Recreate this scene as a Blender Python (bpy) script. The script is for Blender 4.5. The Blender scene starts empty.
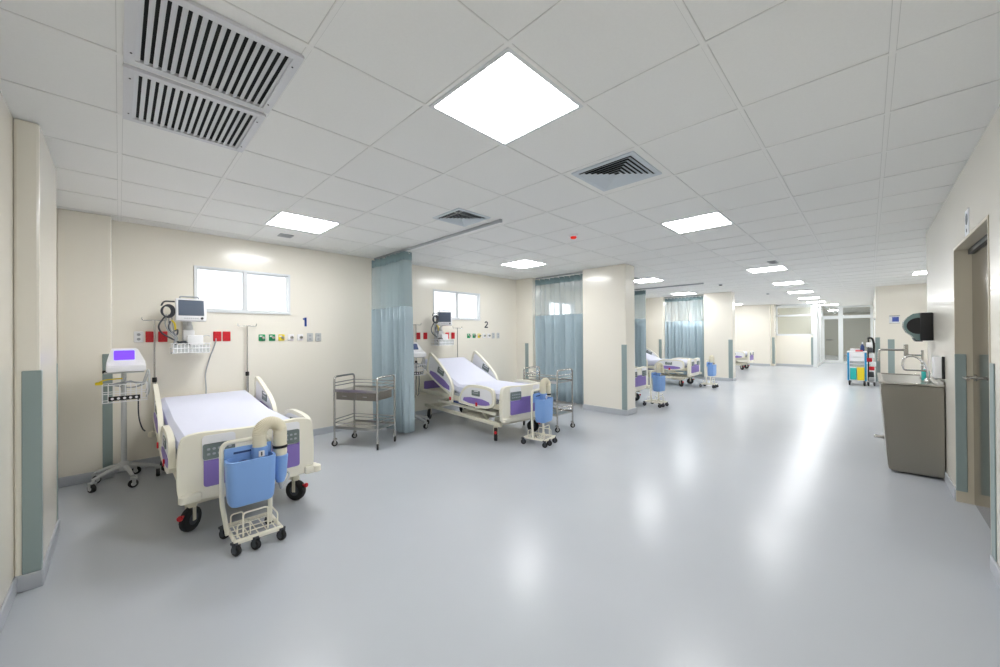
import bpy, bmesh, math, random
from mathutils import Vector, Matrix
random.seed(7)
C = bpy.context.scene.collection
PI = math.pi
R = math.radians

# ---------------------------------------------------------------- camera, sky, exposure
cd = bpy.data.cameras.new('camera'); cam = bpy.data.objects.new('camera', cd); C.objects.link(cam)
bpy.context.scene.camera = cam
cd.sensor_width = 36.0; cd.sensor_fit = 'HORIZONTAL'; cd.lens = 375.0 / 1000 * 36.0
cd.clip_start = 0.03; cd.clip_end = 200
YAW, PITCH, ROLL = 0.7776, 0.0038, -0.0067
f = Vector((math.cos(YAW)*math.cos(PITCH), math.sin(YAW)*math.cos(PITCH), math.sin(PITCH)))
r0 = Vector((math.sin(YAW), -math.cos(YAW), 0)); u0 = r0.cross(f)
r1 = r0*math.cos(ROLL) + u0*math.sin(ROLL); u1 = -r0*math.sin(ROLL) + u0*math.cos(ROLL)
mw = Matrix((r1, u1, -f)).transposed().to_4x4(); mw.translation = (0, 0, 1.38)
cam.matrix_world = mw
w = bpy.data.worlds.new('sky'); bpy.context.scene.world = w; w.use_nodes = True
w.node_tree.nodes['Background'].inputs[0].default_value = (0.93, 0.97, 1.0, 1)
w.node_tree.nodes['Background'].inputs[1].default_value = 3.0
PANEL_STRENGTH = 30.0
vs = bpy.context.scene.view_settings
vs.view_transform = 'Standard'; vs.look = 'None'; vs.gamma = 1; vs.use_curve_mapping = False
vs.exposure = 0.1
bpy.context.scene.cycles.use_denoising = True
bpy.context.scene.cycles.max_bounces = 10
bpy.context.scene.cycles.diffuse_bounces = 6
bpy.context.scene.cycles.transparent_max_bounces = 16

# ---------------------------------------------------------------- materials
def srgb(r, g, b):
    return tuple(((c/255)/12.92 if c/255 <= .04045 else ((c/255+.055)/1.055)**2.4) for c in (r, g, b)) + (1,)
def mat(name, col, rough=.5, metal=0, bump=0, bscale=60, spec=.5, coat=0, var=0, vscale=3):
    m = bpy.data.materials.new(name); m.use_nodes = True
    nt = m.node_tree; b = nt.nodes['Principled BSDF']
    b.inputs['Base Color'].default_value = srgb(*col)
    b.inputs['Roughness'].default_value = rough; b.inputs['Metallic'].default_value = metal
    b.inputs['Specular IOR Level'].default_value = spec; b.inputs['Coat Weight'].default_value = coat
    tc = nt.nodes.new('ShaderNodeTexCoord')
    if bump:
        n = nt.nodes.new('ShaderNodeTexNoise'); n.inputs['Scale'].default_value = bscale
        bp = nt.nodes.new('ShaderNodeBump'); bp.inputs['Strength'].default_value = bump; bp.inputs['Distance'].default_value = .01
        nt.links.new(tc.outputs['Object'], n.inputs['Vector']); nt.links.new(n.outputs[0], bp.inputs['Height'])
        nt.links.new(bp.outputs[0], b.inputs['Normal'])
    if var:
        n = nt.nodes.new('ShaderNodeTexNoise'); n.inputs['Scale'].default_value = vscale; n.inputs['Detail'].default_value = 6
        mx = nt.nodes.new('ShaderNodeMix'); mx.data_type = 'RGBA'
        mx.inputs['A'].default_value = srgb(*col); mx.inputs['B'].default_value = srgb(*[max(0, c*(1-var)) for c in col])
        nt.links.new(tc.outputs['Object'], n.inputs['Vector']); nt.links.new(n.outputs[0], mx.inputs['Factor'])
        nt.links.new(mx.outputs['Result'], b.inputs['Base Color'])
    return m
def emis(name, col, s):
    m = bpy.data.materials.new(name); m.use_nodes = True; b = m.node_tree.nodes['Principled BSDF']
    b.inputs['Base Color'].default_value = srgb(*col); b.inputs['Emission Color'].default_value = srgb(*col)
    b.inputs['Emission Strength'].default_value = s; return m
def clear(name, col, f_, rough=.05):
    m = bpy.data.materials.new(name); m.use_nodes = True; nt = m.node_tree
    o = nt.nodes['Material Output']; b = nt.nodes['Principled BSDF']
    b.inputs['Base Color'].default_value = srgb(*col); b.inputs['Roughness'].default_value = rough
    t = nt.nodes.new('ShaderNodeBsdfTransparent'); mx = nt.nodes.new('ShaderNodeMixShader'); mx.inputs[0].default_value = f_
    nt.links.new(t.outputs[0], mx.inputs[1]); nt.links.new(b.outputs[0], mx.inputs[2]); nt.links.new(mx.outputs[0], o.inputs[0])
    return m
M = dict(
    wall=mat('cream_gloss_paint', (243, 238, 226), .22, bump=.06, bscale=1.6, coat=.15, var=.015, vscale=1.2),
    floor=mat('grey_vinyl', (187, 191, 197), .25, spec=.23, bump=.05, bscale=5, var=.03, vscale=1.5),
    beyond=mat('beige_paint', (196, 190, 166), .5, var=.02),
    skirting=mat('grey_skirting', (184, 188, 194), .35),
    tbar=mat('ceiling_bar', (238, 238, 236), .5),
    guard=mat('guard_teal', (146, 162, 161), .45),
    alu=mat('white_aluminium', (225, 228, 230), .35),
    cream=mat('bed_cream', (238, 234, 218), .4),
    cream2=mat('bed_cream_metal', (224, 219, 200), .4),
    white=mat('white_plastic', (240, 240, 242), .4),
    purple=mat('purple_plastic', (138, 116, 188), .45),
    pad=mat('grey_keypad', (112, 124, 122), .5),
    green=mat('green_plastic', (0, 150, 90), .45),
    yellow=mat('yellow_plastic', (240, 215, 40), .45),
    red=mat('red_plastic', (205, 28, 40), .4),
    teal=mat('teal_plastic', (40, 185, 180), .45),
    black=mat('black_plastic', (22, 22, 24), .4),
    rubber=mat('black_rubber', (32, 32, 34), .7),
    dark=mat('dark_plastic', (62, 66, 72), .45),
    navy=mat('navy_plastic', (40, 66, 120), .45),
    blue=mat('blue_plastic', (128, 168, 226), .4),
    cyan=mat('cyan_plastic', (40, 150, 205), .4),
    sheet=mat('white_sheet', (222, 224, 240), .7, bump=.25, bscale=9),
    steel=mat('steel', (196, 194, 190), .25, 1, bump=.03, bscale=30),
    brushed=mat('brushed_steel', (150, 146, 138), .32, .85, bump=.05, bscale=14),
    chrome=mat('chrome', (225, 225, 225), .12, 1),
    greyp=mat('grey_plastic', (170, 174, 178), .45),
    lgrey=mat('light_grey_metal', (196, 198, 198), .4),
    curtain=mat('curtain_cloth', (172, 189, 197), .8, bump=.1, bscale=80),
    curtain_dark=mat('curtain_band', (138, 160, 164), .8),
    screen=mat('screen_off', (96, 106, 122), .15),
    screen_on=emis('screen_violet', (104, 60, 250), 1.0),
    panel=emis('light_diffuser', (253, 254, 255), PANEL_STRENGTH),
    vent_shade=mat('duct_shade', (26, 28, 30), .8),  # near-black colour stands in for shade inside the ducts
    vent=mat('vent_metal', (215, 216, 220), .4),
    ventblue=mat('diffuser_metal', (205, 213, 220), .4),
    jamb=mat('beige_jamb', (205, 197, 178), .4),
    door_steel=mat('door_steel', (150, 143, 133), .13, .95),
    glass=clear('clear_glass', (225, 232, 232), .14),
    frost=clear('window_glass', (245, 248, 250), .25),
    smoke=clear('smoked_lens', (120, 150, 150), .75, .1),
    plast=clear('clear_plastic', (235, 240, 240), .45, .15),
    paper=mat('paper', (236, 238, 242), .7),
    ink=mat('blue_ink', (70, 90, 170), .7),
    gink=mat('grey_ink', (120, 124, 130), .7),
    nblue=mat('numeral_blue', (10, 60, 140), .5),
    nblack=mat('numeral_black', (30, 34, 50), .5),
    redlens=emis('red_lens', (230, 40, 20), .6),
)
# hose: cream with fine ribs
M['hose'] = mat('cream_hose', (226, 219, 196), .5)
# netting at the top of the curtains: fine holes
def netting():
    m = bpy.data.materials.new('curtain_netting'); m.use_nodes = True; nt = m.node_tree
    o = nt.nodes['Material Output']; b = nt.nodes['Principled BSDF']
    b.inputs['Base Color'].default_value = srgb(190, 206, 210); b.inputs['Roughness'].default_value = .8
    t = nt.nodes.new('ShaderNodeBsdfTransparent'); mx = nt.nodes.new('ShaderNodeMixShader'); mx.inputs[0].default_value = .40
    nt.links.new(t.outputs[0], mx.inputs[1]); nt.links.new(b.outputs[0], mx.inputs[2]); nt.links.new(mx.outputs[0], o.inputs[0])
    return m
M['net'] = netting()
# ceiling tiles: pale boards with thin joint lines beside every bar, gap shade put into their grey
def tile_material():
    m = bpy.data.materials.new('ceiling_tile'); m.use_nodes = True; nt = m.node_tree; b = nt.nodes['Principled BSDF']
    b.inputs['Roughness'].default_value = .75
    tc = nt.nodes.new('ShaderNodeTexCoord')
    n = nt.nodes.new('ShaderNodeTexNoise'); n.inputs['Scale'].default_value = 90
    nt.links.new(tc.outputs['Object'], n.inputs['Vector'])
    mx = nt.nodes.new('ShaderNodeMix'); mx.data_type = 'RGBA'
    mx.inputs['A'].default_value = srgb(241, 241, 239); mx.inputs['B'].default_value = srgb(236, 236, 234)
    nt.links.new(n.outputs[0], mx.inputs['Factor']); nt.links.new(mx.outputs['Result'], b.inputs['Base Color'])
    return m
M['tile'] = tile_material()
M['joint'] = mat('tile_joint_shade', (213, 213, 211), .8)  # greyer than the tiles to paint in the shadow gap at each joint

# ---------------------------------------------------------------- mesh helpers
def new(): return bmesh.new()
def box(bm, x0, x1, y0, y1, z0, z1, bev=0, mtx=None, seg=2):
    g = bmesh.ops.create_cube(bm, size=1)['verts']
    sc = Matrix.Diagonal((x1-x0, y1-y0, z1-z0, 1))
    T = Matrix.Translation(((x0+x1)/2, (y0+y1)/2, (z0+z1)/2))
    bmesh.ops.transform(bm, matrix=T @ sc, verts=g)
    if bev:
        es = list({e for v in g for e in v.link_edges})
        out = bmesh.ops.bevel(bm, geom=es, offset=bev, segments=seg, affect='EDGES', profile=.5)
        g = list({v for f_ in out['faces'] for v in f_.verts} | {v for v in g if v.is_valid})
    if mtx is not None: bmesh.ops.transform(bm, matrix=mtx, verts=g)
    return g
def smooth_path(pts, n=6):
    P = [Vector(p) for p in pts]; out = []
    for i in range(len(P)-1):
        a = P[max(i-1, 0)]; b = P[i]; c = P[i+1]; d = P[min(i+2, len(P)-1)]
        for k in range(n):
            t = k/n
            out.append(.5*((2*b) + (c-a)*t + (2*a-5*b+4*c-d)*t*t + (-a+3*b-3*c+d)*t**3))
    out.append(P[-1]); return out
def round_path(pts, r, n=4):
    """straight runs with rounded corners"""
    P = [Vector(p) for p in pts]; out = [P[0]]
    for i in range(1, len(P)-1):
        a, b, c = P[i-1], P[i], P[i+1]
        d1 = (a-b).normalized(); d2 = (c-b).normalized(); rr = min(r, (a-b).length*.49, (c-b).length*.49)
        p0 = b+d1*rr; p1 = b+d2*rr
        for k in range(n+1):
            t = k/n; out.append(p0*(1-t)**2 + b*2*t*(1-t) + p1*t*t)
    out.append(P[-1]); return out
def tube(bm, pts, r, n=8, closed=False, rad=None):
    P = [Vector(p) for p in pts]; Q = [P[0]]
    for p in P[1:]:
        if (p-Q[-1]).length > 1e-5: Q.append(p)
    P = Q
    if len(P) < 2: return
    rings = []; up = None
    for i, p in enumerate(P):
        if closed: t = (P[(i+1) % len(P)] - P[i-1]).normalized()
        else: t = ((P[min(i+1, len(P)-1)] - P[max(i-1, 0)])).normalized()
        if up is None:
            up = Vector((0, 0, 1)) if abs(t.z) < .9 else Vector((1, 0, 0))
        s = t.cross(up)
        if s.length < 1e-4: s = t.cross(Vector((0, 1, 0)))
        s.normalize(); up = s.cross(t).normalized()
        rr = rad[i] if rad else r
        rings.append([bm.verts.new(p + rr*(math.cos(a)*s + math.sin(a)*up)) for a in [2*PI*k/n for k in range(n)]])
    m = len(rings)
    for i in range(m if closed else m-1):
        A, B = rings[i], rings[(i+1) % m]
        for k in range(n):
            bm.faces.new((A[k], A[(k+1) % n], B[(k+1) % n], B[k]))
    if not closed:
        bm.faces.new(rings[0][::-1]); bm.faces.new(rings[-1])
def cyl(bm, p0, p1, r, n=16, r2=None):
    tube(bm, [p0, p1], r, n, rad=[r, r2 if r2 is not None else r])
def lathe(bm, prof, axis='z', at=(0, 0, 0), n=20):
    at = Vector(at); rings = []
    for r_, h in prof:
        ring = []
        for k in range(n):
            a = 2*PI*k/n; c, s = math.cos(a)*r_, math.sin(a)*r_
            v = {'z': (c, s, h), 'x': (h, c, s), 'y': (s, h, c)}[axis]
            ring.append(bm.verts.new(at+Vector(v)))
        rings.append(ring)
    for A, B in zip(rings, rings[1:]):
        for k in range(n): bm.faces.new((A[k], A[(k+1) % n], B[(k+1) % n], B[k]))
    bm.faces.new(rings[0][::-1]); bm.faces.new(rings[-1])
def prism(bm, outline, fn, d0, d1, holes=()):
    """outline [(u,v)] extruded between depths d0 and d1; fn(u,v,d)->xyz"""
    a = [bm.verts.new(fn(u, v, d0)) for u, v in outline]; b = [bm.verts.new(fn(u, v, d1)) for u, v in outline]
    n = len(a)
    bm.faces.new(a[::-1]); bm.faces.new(b)
    for i in range(n): bm.faces.new((a[i], a[(i+1) % n], b[(i+1) % n], b[i]))
def ring_prism(bm, outer, inner, fn, d0, d1):
    n = len(outer); L = []
    for pl in (outer, inner):
        for d in (d0, d1): L.append([bm.verts.new(fn(u, v, d)) for u, v in pl])
    oa, ob, ia, ib = L
    for i in range(n):
        j = (i+1) % n
        bm.faces.new((oa[i], oa[j], ob[j], ob[i])); bm.faces.new((ia[j], ia[i], ib[i], ib[j]))
        bm.faces.new((oa[j], oa[i], ia[i], ia[j])); bm.faces.new((ob[i], ob[j], ib[j], ib[i]))
def chaikin(pts, k=2):
    for _ in range(k):
        q = []
        for i in range(len(pts)):
            a, b = pts[i], pts[(i+1) % len(pts)]
            q += [(a[0]*.75+b[0]*.25, a[1]*.75+b[1]*.25), (a[0]*.25+b[0]*.75, a[1]*.25+b[1]*.75)]
        pts = q
    return pts
def rrect(u0, u1, v0, v1, r, n=4):
    out = []
    for cu, cv, a0 in ((u1-r, v0+r, -90), (u1-r, v1-r, 0), (u0+r, v1-r, 90), (u0+r, v0+r, 180)):
        for k in range(n+1):
            a = R(a0+90*k/n); out.append((cu+r*math.cos(a), cv+r*math.sin(a)))
    return out
def obj(name, bm, m, parent=None, smooth=True, mtx=None):
    bmesh.ops.recalc_face_normals(bm, faces=bm.faces)
    me = bpy.data.meshes.new(name); bm.to_mesh(me); bm.free()
    me.materials.append(M[m] if isinstance(m, str) else m)
    if smooth:
        me.polygons.foreach_set('use_smooth', [True]*len(me.polygons))
        me.set_sharp_from_angle(angle=R(38))
    o = bpy.data.objects.new(name, me); C.objects.link(o)
    if parent: o.parent = parent
    if mtx is not None: o.matrix_local = mtx
    return o
def one(name, m, parent, fn, *a, **k):
    bm = new(); fn(bm, *a, **k); return obj(name, bm, m, parent)
def tag(o, label, cat, group=None, kind=None):
    o['label'] = label; o['category'] = cat
    if group: o['group'] = group
    if kind: o['kind'] = kind
    return o
def thing(name, label, cat, loc=(0, 0, 0), rz=0, group=None, kind=None):
    o = bpy.data.objects.new(name, None); C.objects.link(o); o.empty_display_size = .1
    o.location = loc; o.rotation_euler = (0, 0, rz)
    return tag(o, label, cat, group, kind)
def struct(name, bm, m, label, cat, smooth=False):
    return tag(obj(name, bm, m, None, smooth), label, cat, None, 'structure')
def dup(root, loc, rz, label, group=None):
    r = root.copy(); C.objects.link(r); r.location = loc; r.rotation_euler = (0, 0, rz); r['label'] = label
    if group: r['group'] = group
    def rec(src, dst):
        for ch in list(src.children):
            c = ch.copy(); C.objects.link(c); c.parent = dst; rec(ch, c)
    rec(root, r)
    return r

# ---------------------------------------------------------------- the room
H = 2.58
WY = 5.5      # bed wall
RY = -.5      # wall with the door
XL = -.402     # wall at the left
bm = new(); box(bm, XL-.2, 31, -1.9, WY+.3, -.1, 0); struct('floor', bm, 'floor', 'glossy pale grey vinyl floor', 'floor')
bm = new(); box(bm, XL-.2, 31, -1.9, WY+.3, H, H+.1); ceiling = struct('ceiling', bm, 'tile', 'white suspended tile ceiling', 'ceiling')
# exposed grid of ceiling bars
GX, GY = 1.13, 1.06
bm = new(); bj = new()
GXS = [.005, .557, 1.125, 1.70, 2.33, 2.95, 3.57, 4.17]
while GXS[-1] < 30.3: GXS.append(GXS[-1]+.6)
for x in GXS: box(bm, x-.010, x+.010, -1.6, WY, H-.0040, H+.001); box(bj, x-.0125, x+.0125, -1.6, WY, H-.0012, H+.001)
for y in (-1.28, -.68, -.08, .48, 1.05, 1.64, 2.25, 2.86, 3.48, 4.07, 4.67, 5.27):
    box(bm, XL, 31, y-.010, y+.010, H-.0045, H+.001); box(bj, XL, 31, y-.0125, y+.0125, H-.0015, H+.001)
g = obj('grid_bars', bm, 'tbar', ceiling, False); obj('grid_joint_shade', bj, 'joint', ceiling, False)

# long bed wall with window openings
WIN = [(.60, 1.60), (3.90, 5.02), (7.25, 8.35), (10.6, 11.7), (13.9, 15.0), (17.1, 18.2)]
WZ0, WZ1 = 1.68, 2.20
bm = new(); xs = [XL]
for a, b in WIN: xs += [a, b]
xs.append(19.1)
for i in range(0, len(xs), 2): box(bm, xs[i], xs[i+1], WY, WY+.16, 0, H)
for a, b in WIN: box(bm, a, b, WY, WY+.16, 0, WZ0); box(bm, a, b, WY, WY+.16, WZ1, H)
struct('wall_left', bm, 'wall', 'long cream wall behind the beds with high windows', 'wall')
WL = ['behind the first patient monitor', 'behind the second patient monitor', 'seen through the netting of the second curtain',
      'in the bay of the third bed', 'seen through the netting past the fourth bed', 'in the last bay']
for i, (a, b) in enumerate(WIN):
    wdw = thing('window_%d' % (i+1), 'white aluminium sliding window '+WL[i], 'window', ((a+b)/2, WY, WZ0), kind='structure')
    hw, hh = (b-a)/2, WZ1-WZ0
    bm = new(); ring_prism(bm, rrect(-hw+.001, hw-.001, .001, hh-.001, .003, 1), rrect(-hw+.022, hw-.022, .022, hh-.022, .002, 1), lambda u, v, d: (u, d, v), -.012, .09)
    box(bm, -.018, .018, -.008, .07, .02, hh-.02)
    obj('window_frame', bm, 'alu', wdw, False)
    for s in (-1, 1):
        bm = new(); x0, x1 = (-hw+.018, -.014) if s < 0 else (.014, hw-.018); yy = .03+.02*s
        ring_prism(bm, rrect(x0, x1, .018, hh-.018, .003, 1), rrect(x0+.018, x1-.018, .036, hh-.036, .002, 1), lambda u, v, d: (u, d, v), yy, yy+.02)
        sa = obj('sash', bm, 'alu', wdw, False)
        bm = new(); box(bm, x0+.016, x1-.016, yy+.008, yy+.013, .034, hh-.034); obj('pane', bm, 'frost', sa, False)
    bm = new(); box(bm, -hw-.01, hw+.01, -.02, -.001, -.012, -.001); obj('window_sill', bm, 'alu', wdw, False)

# left end wall with pilasters
bm = new(); box(bm, XL-.16, XL, RY-.2, WY+.16, 0, H)
struct('wall_front', bm, 'wall', 'cream wall closing the room on the left edge', 'wall')
bm = new(); box(bm, XL, -.31, 3.30, 4.11, 0, H, .012)
struct('wall_pilaster', bm, 'wall', 'cream pilaster nearest the camera at the left edge', 'pillar')
bm = new(); box(bm, XL, -.05, 5.33, WY+.01, 0, H, .01)
struct('wall_corner_pilaster', bm, 'wall', 'cream boxed corner left of the first bed', 'pillar')
# right wall with recessed door
DX0, DX1, DZ = 3.54, 4.80, 2.06
bm = new()
box(bm, XL, DX0, RY-.16, RY, 0, H); box(bm, DX1, 6.85, RY-.16, RY, 0, H); box(bm, DX0, DX1, RY-.16, RY, DZ, H)
struct('wall_right', bm, 'wall', 'cream wall with the steel door and towel dispenser', 'wall')
bm = new(); box(bm, XL, 6.69, RY-.5, RY-.3, 0, H); struct('wall_back_right', bm, 'wall', 'wall face behind the door recess', 'wall')
bm = new(); box(bm, 6.69, 6.85, -1.8, RY-.161, 0, H); struct('wall_return_right', bm, 'wall', 'end of the right wall before the side passage', 'wall')
bm = new(); box(bm, 13.9, 24, -1.8, -.12, 0, H, .012)
struct('wall_far_right', bm, 'wall', 'cream wall block at the far right with a small notice', 'wall')
bm = new(); box(bm, 6.85, 13.9, -1.9, -1.75, 0, H); struct('wall_passage', bm, 'wall', 'cream wall inside the right side passage', 'wall')
# pillars between bays
PIL = [(6.03, 6.38, 2.94, 3.785, 'between the second and third beds'), (12.35, 12.68, 2.80, 3.55, 'between the fourth and fifth beds')]
for a, b, c, d, t in PIL:
    bm = new(); box(bm, a, b, c, d, 0, H, .015); struct('wall_pillar', bm, 'wall', 'wide cream pillar standing '+t, 'pillar')
PST = [(6.1, 6.45, 5.04, 'bed wall pilaster at the end of the second bay'), (12.5, 12.8, 4.80, 'bed wall pilaster at the end of the fourth bay')]
for a, b, c, t in PST:
    bm = new(); box(bm, a, b, c, WY+.02, 0, H, .01); struct('wall_pier', bm, 'wall', 'narrow cream '+t, 'pillar')
# far end: solid wall, counter wall with glazing, glazed door screen
bm = new(); box(bm, 19.1, 19.3, 2.95, WY+.16, 0, H, .01)
struct('wall_far_left', bm, 'wall', 'plain cream wall closing the last bay', 'wall')
bm = new(); box(bm, 19.3, 19.62, 2.83, 3.0, 0, H, .01); struct('wall_far_pier', bm, 'wall', 'slim cream pier at the corner of the glazed office', 'pillar')
bm = new(); box(bm, 19.62, 19.74, 1.62, 2.83, 0, 1.27, .008)
struct('wall_office_low', bm, 'wall', 'low cream half wall under the office glazing', 'wall')
wdw = thing('window_7', 'wide interior office window above the low cream half wall', 'window', (19.68, 2.22, 1.27), kind='structure')
bm = new()
for z in (0, .80, 1.24): box(bm, -.04, .04, -.6, .61, z, z+.07)
for y in (-.6, .56): box(bm, -.04, .04, y, y+.05, 0, 1.31)
obj('window_frame', bm, 'alu', wdw, False)
bm = new(); box(bm, -.006, .006, -.56, .57, .06, .80); obj('pane', bm, 'glass', wdw, False)
bm = new(); box(bm, -.006, .006, -.56, .57, .87, 1.24); obj('pane', bm, 'glass', wdw, False)
# side glazing running back from the half wall, and the door screen
wdw = thing('window_8', 'tall white framed glass screen running back beside the office corner', 'window', (19.7, 1.56, 0), kind='structure')
bm = new(); box(bm, -.08, .08, -.08, .06, 0, H)
for x in (1.0, 2.1, 3.25): box(bm, x, x+.07, -.04, .03, 0, H)
for z in (.0, 2.05, H-.07): box(bm, .05, 3.3, -.035, .025, z, z+.07)
obj('window_frame', bm, 'alu', wdw, False)
for x in (.07, 1.06, 2.16):
    bm = new(); box(bm, x, x+1.0, -.008, .004, .06, 2.06); obj('pane', bm, 'glass', wdw, False)
dr = thing('door_2', 'far white framed glass door with a dark handle', 'door', (23, 1.2, 0), kind='structure')
bm = new()
for y in (-.30, .28): box(bm, -.04, .04, y, y+.07, 0, 2.1)
box(bm, -.04, .04, -.3, .35, 0, .12); box(bm, -.04, .04, -.3, .35, 2.0, 2.1)
obj('door_frame', bm, 'alu', dr, False)
bm = new(); box(bm, -.006, .006, -.25, .30, .1, 2.02); obj('pane', bm, 'glass', dr, False)
bm = new(); tube(bm, round_path([(-.04, .2, 1.05), (-.1, .2, 1.05), (-.1, .0, 1.05)], .02), .016); obj('door_handle', bm, 'dark', dr)
wdw = thing('window_9', 'wide white framed glazed screen right of the far glass door', 'window', (23, .4, 0), kind='structure')
bm = new()
for y, w_ in ((.44, .16), (-.52, .08)): box(bm, -.05, .05, y, y+w_, 0, H)
for z in (0, 2.02, H-.07): box(bm, -.045, .045, -.5, 1.2, z, z+(.14 if z == 2.02 else .07))
obj('window_frame', bm, 'alu', wdw, False)
bm = new(); box(bm, -.006, .006, -.46, .46, .06, 2.04); obj('pane', bm, 'glass', wdw, False)
bm = new(); box(bm, -.006, .006, -.46, 1.2, 2.14, H-.06); obj('pane', bm, 'glass', wdw, False)
# rooms beyond the glass
bm = new(); box(bm, 24, 31, -.3, -.12, 0, H); box(bm, 30.6, 31, -.3, 3.2, 0, H); box(bm, 23.3, 31, 3.0, 3.2, 0, H); box(bm, 22.6, 22.75, 1.9, 5.6, 0, H)
struct('wall_beyond', bm, 'beyond', 'pale walls of the rooms behind the far glazing', 'wall')

# coved grey skirting
SK = .09
def skirt(name, x0, x1, y0, y1, label):
    bm = new(); box(bm, x0, x1, y0, y1, 0, SK, .004, seg=1); struct(name, bm, 'skirting', label, 'baseboard')
t_ = .012
skirt('baseboard_left', -.05, 19.1, WY-t_, WY, 'grey coved skirting along the bed wall')
skirt('baseboard_front', XL, XL+t_, RY, 3.3, 'grey skirting on the left edge wall')
skirt('baseboard_alcove', XL, XL+t_, 4.11, 5.33, 'grey skirting left of the monitor stand')
skirt('baseboard_pilaster', XL, -.31+t_, 3.3-t_, 4.11+t_, 'grey skirting round the near left pilaster')
skirt('baseboard_corner', XL, -.05+t_, 5.33-t_, WY, 'grey skirting round the boxed corner')
skirt('baseboard_right', XL, DX0, RY, RY+t_, 'grey skirting on the right wall beside the camera')
skirt('baseboard_door_side', DX1, 6.85+t_, RY, RY+t_, 'grey skirting between the door and the sink')
skirt('baseboard_far_right', 13.9-t_, 24, -1.7, -.12+t_, 'grey skirting round the far right wall block')
for i, (a, b, c, d, t) in enumerate(PIL): skirt('baseboard_pillar', a-t_, b+t_, c-t_, d+t_, 'grey skirting round the pillar '+t)
for a, b, c, t in PST: skirt('baseboard_pier', a-t_, b+t_, c-t_, WY, 'grey skirting round the '+t)
skirt('baseboard_far_left', 19.1-t_, 19.1, 2.95, WY, 'grey skirting on the wall closing the last bay')
skirt('baseboard_office', 19.62-t_, 19.62, 1.62, 2.83, 'grey skirting under the office half wall')

# wall guards (teal-grey strips)
ng = [0]
def guard(x0, x1, y0, y1, z0, z1, label):
    ng[0] += 1
    bm = new(); box(bm, x0, x1, y0, y1, z0, z1, .003, seg=1); struct('trim_%d' % ng[0], bm, 'guard', label, 'wall guard')
guard(-.374, -.304, 3.292, 3.345, .09, 1.2, 'wide teal grey corner guard on the near left pilaster')
guard(XL+.0, -.306, 4.085, 4.114, .09, 1.2, 'slim guard on the far edge of the near left pilaster')
guard(-.115, -.046, 5.322, 5.345, .09, 1.22, 'teal grey guard behind the monitor stand')
guard(DX1-.026, DX1-.0205, RY-.055, RY+.006, .09, 1.2, 'teal grey guard left of the steel door')
guard(DX0-.10, DX0-.002, RY, RY+.006, .09, 1.2, 'teal grey guard right of the steel door')
guard(6.022, 6.05, 2.932, 3.02, .09, 1.2, 'teal grey guard on the corner of the second bay pillar')
guard(12.342, 12.37, 2.792, 2.90, .09, 1.2, 'teal grey guard on the corner of the fourth bay pillar')
guard(6.092, 6.11, 5.16, 5.25, .09, 1.2, 'guard on the wall pier behind the far trolley')
guard(12.49, 12.51, 4.86, 4.95, .09, 1.2, 'guard on the wall pier behind the fourth bed')
guard(13.892, 13.91, -.46, -.34, .09, 1.2, 'guard on the notice wall above the sink')
guard(13.892, 13.91, -.20, -.112, .09, 1.25, 'guard on the corner beside the medical cart')
guard(19.29, 19.31, 2.825, 2.92, .09, 1.2, 'guard on the slim pier at the office corner')
guard(19.61, 19.63, 1.612, 1.68, .09, 1.2, 'guard at the free end of the office half wall')

# steel door in its recess
dr = thing('door_1', 'dark stainless steel door recessed in the right wall', 'door', (DX0, RY, 0), kind='structure')
W_ = DX1-DX0
bm = new(); box(bm, .001, .02, -.09, .004, 0, DZ-.02); box(bm, W_-.02, W_-.001, -.09, .004, 0, DZ-.02); box(bm, .001, W_-.001, -.09, .004, DZ-.02, DZ-.001)
obj('door_frame', bm, 'jamb', dr, False)
bm = new(); box(bm, .021, W_-.021, -.14, -.088, .01, DZ-.06); obj('door_leaf', bm, 'door_steel', dr, False)
bm = new(); box(bm, .021, W_-.021, -.13, -.07, DZ-.06, DZ-.021); obj('door_header', bm, 'black', dr, False)
bm = new(); lathe(bm, [(.026, -.09), (.026, -.08)], 'y', (W_-.11, 0, 1.02)); tube(bm, round_path([(W_-.11, -.08, 1.02), (W_-.11, -.03, 1.02), (W_-.30, -.03, 1.02)], .015), .011)
obj('door_handle', bm, 'steel', dr)

# ---------------------------------------------------------------- ceiling fittings
def ceiling_light(x, y, label, sx=.535):
    t = thing('ceiling_light', label, 'ceiling light', (x, y, H), 0, None)
    bm = new(); o = rrect(-sx/2-.02, sx/2+.02, -sx/2-.02, sx/2+.02, .004, 1); i = rrect(-sx/2, sx/2, -sx/2, sx/2, .004, 1)
    ring_prism(bm, o, i, lambda u, v, d: (u, v, d), -.006, -.001); obj('frame', bm, 'alu', t, False)
    bm = new(); box(bm, -sx/2, sx/2, -sx/2, sx/2, -.0055, -.001); obj('diffuser', bm, 'panel', t, False)
LR = [(1.425, 1.345, 'large square ceiling light nearest the camera'), (4.41, 1.325, 'square ceiling light beyond the louvred diffuser'),
      (8.55, 1.36, 'third ceiling light of the corridor row'), (11.3, 1.38, 'fourth ceiling light of the corridor row'),
      (14.0, 1.43, 'fifth ceiling light of the corridor row'), (16.67, 1.47, 'sixth ceiling light of the corridor row'),
      (19.05, 1.47, 'corridor ceiling light just before the glass screen'), (21.3, 1.2, 'first ceiling light beyond the office corner'),
      (23.9, 1.3, 'ceiling light just past the far glass door'), (26.9, 1.3, 'ceiling light farthest down the corridor')]
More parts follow.
